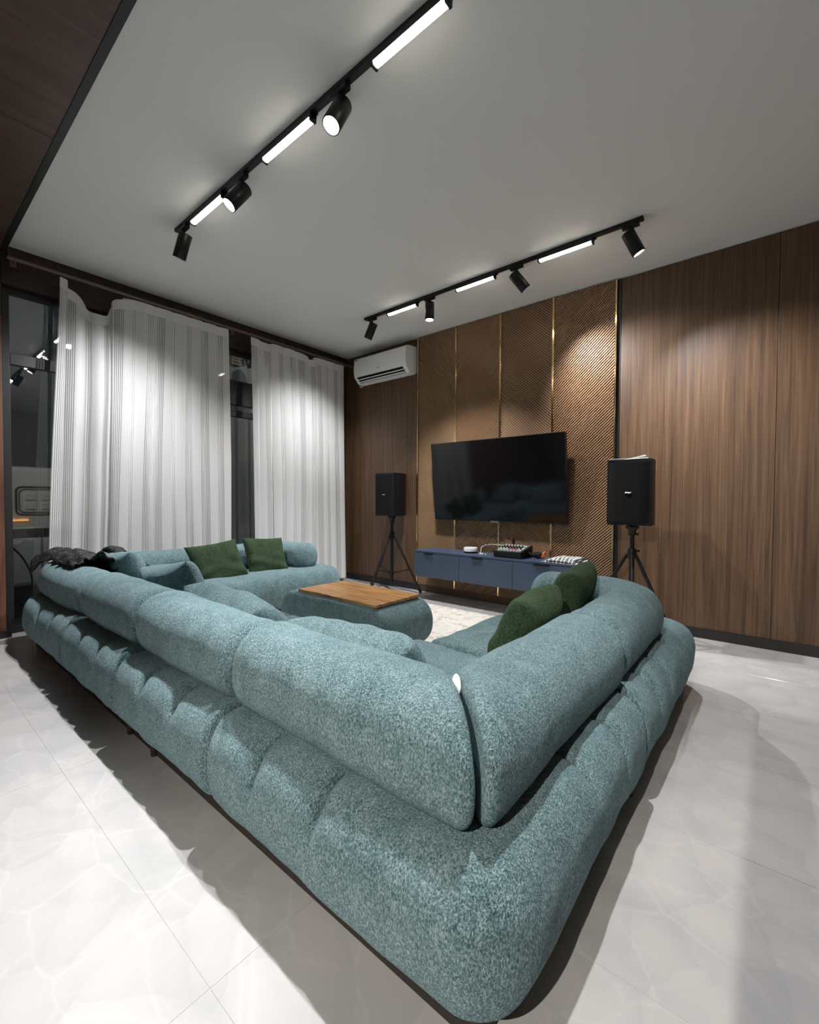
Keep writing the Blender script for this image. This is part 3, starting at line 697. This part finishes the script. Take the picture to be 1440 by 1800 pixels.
k = MB(); e0, e1, e2, e3 = onm(.03, .05, .001), onm(.97, .05, .001), onm(.97, .97, .001), onm(.03, .97, .001)
k.add([e0, e1, e2, e3, e0 + nm*.002, e1 + nm*.002, e2 + nm*.002, e3 + nm*.002], [(4, 5, 6, 7), (0, 1, 5, 4), (1, 2, 6, 5), (2, 3, 7, 6), (3, 0, 4, 7)]).go('control_panel', M['grey'], mxr, smooth=False)
for i in range(7):
    for j in range(5):
        c = onm(.12 + i*.115, .16 + j*.15, .002)
        mt = M['red'] if (j == 1 and i in (3, 4, 5)) else (M['white'] if (j in (0, 1, 4)) else M['black'])
        MB().lathe([(0.0095, 0), (0.0075, .014), (0.001, .0145)], T(c, nm), 10).go('knob', mt, mxr)
for i in range(3):
    c = onm(.90, .2 + i*.25, .003); MB().box((-.007, -.016, 0), (.007, .016, .008), .002, T(c, nm)).go('button', M['white'], mxr)
for x in (mx0 + .02, mx1 - .02):
    for y in (my0 + .02, my1 - .02): MB().lathe([(0.008, 0), (0.008, .0045)], T((x, y, CT)), 10).go('rubber_foot', M['rubber'], mxr)
tag(MB().box((2.575, -.115, CT + .104), (2.597, -.095, CT + .160), .004).box((2.578, -.112, CT + .158), (2.594, -.098, CT + .170), .003).go('usb_dongle', M['black'], None, org=(2.586, -.105, CT + .104)), 'small black dongle standing upright at the back of the mixer', 'dongle')
cb = thing('cable_coil', 'tangle of black and orange cables beside the mixer', 'cable', (2.80, -.16, CT))
for k_ in range(4):
    pts = [(2.84 + .045*math.cos(a_)*(1 + .15*k_), -.15 + .05*math.sin(a_)*(1 + .1*k_), CT + .010 + .011*k_ + .006*math.sin(3*a_ + k_)) for a_ in [2*PI*i/24 for i in range(24)]]
    MB().tube(pts, 0.006, 8, close=True).go('black_loop', M['rubber'], cb)
pts = [(2.925 + .012*math.sin(a_), -.17 + .028*math.cos(a_), CT + .036 + .028*math.sin(a_)) for a_ in [2*PI*i/24 for i in range(24)]]
MB().tube(pts, 0.007, 8, close=True).go('orange_loop', M['orange'], cb)
V = []; F = []; nx, ny = 40, 24
fc = thing('folded_cloth', 'folded striped cloth in grey, cream and yellow on the console', 'cloth', (3.08, -.2, CT))
for lay, (xa, xb, ya, yb, z0) in enumerate(((2.99, 3.30, -.375, -.06, .006), (3.02, 3.29, -.37, -.07, .020), (3.08, 3.28, -.35, -.10, .033))):
    V = []; F = []
    for i in range(nx + 1):
        for j in range(ny + 1):
            x, y = xa + (xb - xa)*i/nx, ya + (yb - ya)*j/ny
            ed = min(i, nx - i, j*1.5, (ny - j)*1.5)/4.0
            V.append((x + nz((x, y, lay), 9, .012), y + nz((y, x, lay + 5), 9, .010), CT + .004 + z0 + .012*min(1, math.sqrt(ed)) + nz((x, y, lay*3), 12, .006) - .006))
    for i in range(nx):
        for j in range(ny): a = i*(ny + 1) + j; F.append((a, a + ny + 1, a + ny + 2, a + 1))
    o = obj('fold_layer', V, F, M['stripe_cloth'], fc); md = o.modifiers.new('thickness', 'SOLIDIFY'); md.thickness = 0.007

# ---------------------------------------------------------------- speakers on tripod stands
def stand(c, ztop, hub, feet, label, rot):
    t = thing('speaker_stand', label, 'stand', (c[0], c[1], 0), 'tripod speaker stands')
    x, y = c
    MB().tube([(x, y, 0.10), (x, y, hub + .05)], 0.019, 16).go('lower_tube', M['black'], t)
    MB().tube([(x, y, hub + .03), (x, y, ztop)], 0.0165, 16).go('pole', M['black'], t)
    MB().lathe([(0.03, hub - .03), (0.033, hub - .02), (0.033, hub + .02), (0.026, hub + .05)], T((x, y, 0)), 18).go('hub', M['black'], t)
    MB().lathe([(0.028, 0.19), (0.028, 0.23)], T((x, y, 0)), 18).go('lower_collar', M['black'], t)
    MB().lathe([(0.024, ztop - .07), (0.030, ztop - .03), (0.050, ztop - .012), (0.050, ztop - .001)], T((x, y, 0)), 18).go('top_plate', M['black'], t)
    kb = MB().tube([(x + .018, y - .006, hub + .035), (x + .055, y - .02, hub + .035)], [0.006, 0.010], 10); kb.go('knob', M['black'], t)
    kb = MB().tube([(x + .016, y - .006, ztop - .06), (x + .045, y - .018, ztop - .06)], [0.005, 0.009], 10); kb.go('knob', M['black'], t)
    for a_ in feet:
        d = Vector((math.cos(a_), math.sin(a_), 0)); R = rot
        top = Vector((x, y, hub)) + d*.035; ft = Vector((x, y, 0.014)) + d*R
        lg = MB().tube([top, ft], 0.0125, 12).go('leg', M['black'], t)
        MB().tube([ft + (top - ft).normalized()*.045, ft + (ft - top).normalized()*.006 + Vector((0, 0, .001))], 0.0165, 12).go('rubber_foot', M['rubber'], lg)
        mid = top.lerp(ft, 0.60); MB().tube([mid, Vector((x, y, .21)) + d*.025], 0.007, 8).go('brace', M['black'], t)
    return t
def speaker(xa, xb, yf, d, z0, z1, label):
    t = thing('loudspeaker', label, 'speaker', ((xa + xb)/2, yf + d/2, z0), 'black loudspeakers')
    cx = (xa + xb)/2; w = (xb - xa)/2; bw = w*0.72
    # tapered cabinet
    bm = bmesh.new(); P = [(cx - w, yf + .012), (cx + w, yf + .012), (cx + w, yf + d*.45), (cx + bw, yf + d), (cx - bw, yf + d), (cx - w, yf + d*.45)]
    lo = [bm.verts.new((p[0], p[1], z0)) for p in P]; hi = [bm.verts.new((p[0], p[1], z1)) for p in P]
    bm.faces.new(lo[::-1]); bm.faces.new(hi)
    for i in range(6): bm.faces.new((lo[i], lo[(i + 1) % 6], hi[(i + 1) % 6], hi[i]))
    bmesh.ops.bevel(bm, geom=bm.edges[:], offset=.006, segments=2, affect='EDGES'); bm.verts.index_update()
    obj('cabinet', [v.co.copy() for v in bm.verts], [tuple(v.index for v in f_.verts) for f_ in bm.faces], M['black'], t, sharp=40); bm.free()
    V = []; F = []; n = 16
    for i in range(n + 1):
        a = -1 + 2*i/n
        for z in (z0 + .022, z1 - .022): V.append((cx + a*(w - .012), yf + .013 - .016*(1 - a**4), z))
    for i in range(n): F.append((2*i, 2*i + 2, 2*i + 3, 2*i + 1))
    F.append(tuple(2*i + 1 for i in range(n + 1))); F.append(tuple(2*i for i in range(n, -1, -1)))
    gr = obj('front_grille', V, F, M['black_soft'], t, sharp=40)
    bd = MB(); zc = z0 + (z1 - z0)*.49
    bd.tube(smooth_path([(cx - .022, yf - .005, zc), (cx - .008, yf - .005, zc + .003), (cx + .006, yf - .005, zc - .001), (cx + .022, yf - .005, zc + .004)]), 0.0045, 6); bd.go('silver_badge', M['chrome'], gr)
    MB().lathe([(0.04, 0), (0.04, .012)], T((cx, yf + d*.5, z0 - .010)), 16).go('pole_socket', M['black'], t)
    return t
speaker(0.905, 1.212, -0.355, 0.275, 0.892, 1.393, 'black loudspeaker on the tripod below the air conditioner')
stand((1.06, -0.215), 0.880, 0.655, [math.radians(a) for a in (172, 10, 272)], 'black tripod stand under the speaker beside the air conditioner wall', 0.395)
speaker(3.565, 3.880, -0.500, 0.29, 0.892, 1.392, 'black loudspeaker with white papers on top beside the wood panels')
stand((3.722, -0.355), 0.880, 0.655, [math.radians(a) for a in (55, 178, 285)], 'black tripod stand half hidden behind the sofa end', 0.395)
pp = MB()
for k_, (rx, dx) in enumerate(((0.06, 0.0), (-.08, .012), (.14, -.006))):
    pp.box((-.135, -.10, k_*.0030), (.135, .10, k_*.0030 + .0026), 0, Matrix.Translation((3.712 + dx, -0.385, 1.3925)) @ Matrix.Rotation(rx*.5, 4, 'Z'))
pp.box((-.05, -.03, 0), (.05, .03, .003), 0, Matrix.Translation((3.77, -.41, 1.412)) @ Matrix.Rotation(-.22, 4, 'Y'))
tag(pp.go('paper_sheets', M['paper'], None, org=(3.712, -.385, 1.3925), smooth=False), 'loose white paper sheets lying on top of the loudspeaker', 'paper')

# ---------------------------------------------------------------- air conditioner
ac = thing('air_conditioner', 'white wall mounted air conditioner above the wood panel', 'air conditioner', (0.82, -0.1, 2.55))
AX0, AX1 = 0.395, 1.262
P = [(0.0, 2.585), (0.0, 2.895), (-0.04, 2.895), (-0.165, 2.885), (-0.205, 2.862), (-0.218, 2.72), (-0.205, 2.640), (-0.135, 2.572), (-0.06, 2.560)]
V = []; F = []; n = len(P)
for x in (AX0, AX0 + .008, AX1 - .008, AX1):
    s = 0.985 if x in (AX0, AX1) else 1.0
    for y, z in P: V.append((x, min(y*s, -0.001) if y < 0 else -0.001, 2.73 + (z - 2.73)*s))
for i in range(3):
    for j in range(n): F.append((i*n + j, i*n + (j + 1) % n, (i + 1)*n + (j + 1) % n, (i + 1)*n + j))
F.append(tuple(range(n - 1, -1, -1))); F.append(tuple(3*n + j for j in range(n)))
obj('body', V, F, M['white'], ac, sharp=28)
def on_slope(t, off): # point on lower front slope between (-.205,2.640) and (-.135,2.572)
    a, b = Vector((0, -0.205, 2.640)), Vector((0, -0.135, 2.572)); d = (b - a).normalized(); nrm = Vector((0, d.z, -d.y)); nrm = nrm if nrm.y < 0 else -nrm
    return a.lerp(b, t) + nrm*off
def slope_strip(x0, x1, t0, t1, o0, o1):
    V = [Vector((x, *on_slope(t, o)[1:])) for x in (x0, x1) for t, o in ((t0, o0), (t1, o0), (t1, o1), (t0, o1))]
    return V, [(0, 1, 2, 3), (7, 6, 5, 4), (0, 4, 5, 1), (1, 5, 6, 2), (2, 6, 7, 3), (3, 7, 4, 0)]
MB().add(*slope_strip(AX0 + .05, AX1 - .055, .06, .94, -.004, .0015)).go('air_outlet', M['black_soft'], ac, smooth=False)
MB().add(*slope_strip(AX0 + .055, AX1 - .06, .36, .46, .0, .008)).go('louvre', M['white'], ac, smooth=False)
MB().add(*slope_strip(AX0 + .055, AX1 - .06, .70, .84, .0, .007)).go('louvre', M['white'], ac, smooth=False)
MB().box((AX0 + .030, -.2185, 2.842), (AX0 + .062, -.2080, 2.850), 0).go('logo_badge', M['grey'], ac, smooth=False)
MB().box((.80, -.2155, 2.690), (.845, -.2050, 2.696), 0).go('display_badge', M['grey'], ac, smooth=False)
MB().tube(smooth_path([(.455, -.15, 2.585), (.447, -.155, 2.545), (.470, -.155, 2.515), (.497, -.15, 2.535), (.495, -.14, 2.572)]), 0.004, 8).go('cord_loop', M['white'], ac)

# ---------------------------------------------------------------- curtain rod and curtains
XC = 0.15; ZR = 2.868
rod = thing('curtain_rod', 'long brown curtain rod running under the dark wooden header', 'curtain rod', (XC, -1.7, ZR))
MB().tube([(XC, -3.49, ZR), (XC, -0.01, ZR)], 0.014, 14).go('pole', M['rodm'], rod)
for y in (-3.44, -1.66, -0.06):
    br = MB().tube([(0.036, y, ZR + .02), (XC, y, ZR)], 0.006, 8); br.box((0.0355, y - .02, ZR - .02), (0.042, y + .02, ZR + .05), .002); br.go('bracket', M['rodm'], rod)
def curtain(y0, y1, label, seed, sag, lean0=0.0, lean1=0.0, zb=0.045):
    t = thing('sheer_curtain', label, 'curtain', (XC, (y0 + y1)/2, zb), 'sheer curtains on the rod')
    rnd = random.Random(seed); W = (y1 - y0)*2.1; nu = 900; nz_ = 46; V = []; F = []; uv = []
    ph = [rnd.uniform(0, 6.28) for _ in range(4)]; lam = W/round((y1 - y0)/0.158); arc_ = 0.0; last = None
    ztop = ZR - 0.030
    for i in range(nu + 1):
        a = i/nu; uu = a*W
        tht = 2*PI*uu/lam + 0.5*math.sin(uu*1.9 + ph[0]) + 0.35*math.sin(uu*4.1 + ph[1])
        zt = ztop + 0.004*math.cos(tht) - sag(a)
        fl = 1 - 0.85*min(1.0, sag(a)/0.10)
        q_ = Vector((0.040*math.cos(tht), (y1 - y0)*a + (0.082 + .020*math.sin(uu*2.9 + ph[3]))*fl*.9*math.sin(tht), 0))
        if last is not None: arc_ += (q_ - last).length
        last = q_
        for j in range(nz_ + 1):
            b = j/nz_; z = zt + (zb - zt)*b + 0.0
            pl = 1 - 0.25*b
            yy = y0 + (y1 - y0)*a + (0.082 + .020*math.sin(uu*2.9 + ph[3]))*fl*pl*math.sin(tht + 0.25*math.sin(3*b + ph[2])) + (lean0*(1 - a) + lean1*a)*b**1.2 + .012*math.sin(uu*3 + 4*b + ph[3])*b
            xx = XC - 0.012 + 0.036*(0.75 + 0.6*b)*math.cos(tht) + .015*math.sin(uu*1.7 + 2.5*b + ph[2])*b + 0.16*sag(a)*math.sin(PI*min(b*2.2, 1))
            yy = max(yy, y0 - 0.02 + lean0*b) if a < .5 else min(yy, y1 + .02 + lean1*b)
            V.append((xx, yy, z)); uv.append((arc_, zt - z))
    for i in range(nu):
        for j in range(nz_): a = i*(nz_ + 1) + j; F.append((a, a + nz_ + 1, a + nz_ + 2, a + 1))
    obj('cloth', V, F, M['sheer'], t, uv=uv)
    nh = round((y1 - y0)/0.13)
    for i in range(nh + 1):
        a = i/nh; y = y0 + (y1 - y0)*a + .01
        MB().tube([(XC + .020*math.cos(q), y, ZR + .020*math.sin(q)) for q in [2*PI*k/14 for k in range(14)]], 0.0025, 6, close=True).go('curtain_ring', M['rodm'], t)
    return t
def sagA(a):  # unhooked part near the outer end
    y = -3.215 + (3.215 - 1.79)*a
    return 0.20*math.exp(-((y + 2.885)/0.10)**2) + 0.12*math.exp(-((y + 3.02)/.09)**2)
def sagB(a): return 0.055*math.exp(-((a - .60)/.07)**2) + .02*math.exp(-((a - .15)/.05)**2)
curtain(-3.215, -1.79, 'wide white striped sheer curtain with a drooping unhooked top', 3, sagA, -0.10, 0.03)
curtain(-1.51, -0.195, 'white striped sheer curtain next to the walnut wall and air conditioner', 11, sagB, 0.0, 0.02)

# ---------------------------------------------------------------- outside
sbox('ground_outside', (-12, -14, -0.2), (-0.13, 12, -0.12), M['asphalt'])
van = thing('white_van', 'pale panel van parked outside behind the window', 'van', (-2.1, -3.2, -0.12))
MB().box((-3.6, -4.9, 0.12), (-1.65, -2.0, 1.42), .05).go('body', M['van'], van)
def frame_ring(name, y0, y1, z0, z1, w, m):
    k = MB(); P = [(y0, z0), (y1, z0), (y1, z1), (y0, z1)]; R = .05; pts = []
    for (cy, cz, a0) in ((y0 + R, z0 + R, PI), (y1 - R, z0 + R, 1.5*PI), (y1 - R, z1 - R, 0), (y0 + R, z1 - R, .5*PI)):
        pts += [(-1.648, cy + R*math.cos(a0 + PI/2*i/5), cz + R*math.sin(a0 + PI/2*i/5)) for i in range(6)]
    k.tube(pts, w, 8, close=True).go(name, m, van)
frame_ring('pressed_frame', -3.19, -2.45, 0.90, 1.20, .010, M['frame'])
frame_ring('pressed_frame', -3.165, -2.475, 0.925, 1.175, .007, M['grey'])
frame_ring('lower_frame', -2.98, -2.45, 0.18, 0.74, .010, M['grey'])
for k_ in range(4):
    for j_ in range(2): MB().box((-1.66, -3.12 + .14*k_, .955 + .10*j_), (-1.638, -3.02 + .14*k_, 1.035 + .10*j_), .010).go('pressed_panel', M['van'], van)
MB().box((-1.66, -3.30, .835), (-1.625, -3.09, .850), .004).go('amber_strip', M['amber'], van)  # thin emissive amber strip on the van side
MB().box((-3.5, -4.8, -.02), (-1.70, -2.1, .13), .02).go('skirt', M['base'], van)
for y in (-4.2, -2.5): MB().tube([(-2.2, y, .13), (-1.97, y, .13)], 0.25, 24).go('wheel', M['rubber'], van)
hs = tag(MB().tube(smooth_path([(-.75, -3.48, .75), (-.75, -3.30, .55), (-.75, -3.22, .30), (-.75, -3.30, .12), (-.75, -3.50, .04), (-.75, -3.8, .02)]), 0.008, 8).go('hose', M['rubber'], None, org=(-.75, -3.5, 0)), 'dark hose hanging in a loop outside the tall window', 'hose')
fa = thing('arched_facade', 'pale facade with an arched opening seen above the door glass', 'building', (-6.2, 2.6, -0.12))
MB().box((-7.0, 1.0, -0.12), (-6.3, 5.5, 5.2), .02).go('wall', M['facade'], fa)
V = [(-6.29, 1.98 + .23*math.cos(a_), 4.12 + .36*math.sin(a_)) for a_ in [PI*i/16 for i in range(17)]] + [(-6.29, 1.75, 3.3), (-6.29, 2.21, 3.3)]
V2 = V + [(-6.32, v[1], v[2]) for v in V]; n = len(V); F = [tuple(range(n))[::-1], tuple(range(n, 2*n))] + [(i, (i + 1) % n, n + (i + 1) % n, n + i) for i in range(n)]
obj('arched_opening', V2, F, M['arch'], fa, smooth=False)
for k_ in range(4): MB().box((-6.31, 1.72 + .02*k_, 4.56 + .075*k_), (-6.22, 2.02 - .03*k_, 4.62 + .075*k_), .012).go('stone_band', M['tan'], fa)
for k_ in range(4): MB().box((-6.31, 2.08 + .10*k_, 4.60 + .05*(k_ % 2)), (-6.25, 2.13 + .10*k_, 4.78 + .04*(k_ % 2)), .01).go('cornice_block', M['arch'], fa)

wlan = thing('van_fill_lantern', 'unseen small lantern added on the outside wall to light the van', 'lamp', (-0.12, -4.15, 2.5))  # unseen lantern, added to brighten the van
MB().box((-0.30, -4.20, 2.42), (-0.1205, -4.10, 2.50), .004).go('bracket', M['black'], wlan)
MB().box((-0.34, -4.22, 2.20), (-0.18, -4.08, 2.418), .01).go('lit_glass', M['amber'], wlan)
ld = bpy.data.lights.new('lamp', 'POINT'); ld.energy = 32; ld.shadow_soft_size = .05; ld.color = (1, .97, .92)
lo = bpy.data.objects.new('lamp', ld); COL.objects.link(lo); lo.parent = wlan; lo.location = (-.30, 0, -.2)
sl = thing('facade_fill_lamp', 'unseen street lamp added to light the facade across the street', 'lamp', (-4.6, 4.6, -0.12))  # unseen lamp, added so that the facade is lit
MB().tube([(-4.6, 4.6, -.12), (-4.6, 4.6, 5.4), (-4.9, 4.3, 5.6)], .05, 16).go('pole', M['black'], sl)
MB().box((-5.2, 4.0, 5.55), (-4.8, 4.4, 5.66), .02).go('lamp_head', M['black'], sl)
MB().box((-5.15, 4.05, 5.53), (-4.85, 4.35, 5.548)).go('lens', M['lens_em'], sl)
ld = bpy.data.lights.new('lamp', 'POINT'); ld.energy = 120; ld.shadow_soft_size = .1
lo = bpy.data.objects.new('lamp', ld); COL.objects.link(lo); lo.parent = sl; lo.location = (-.4, -.4, 5.5)
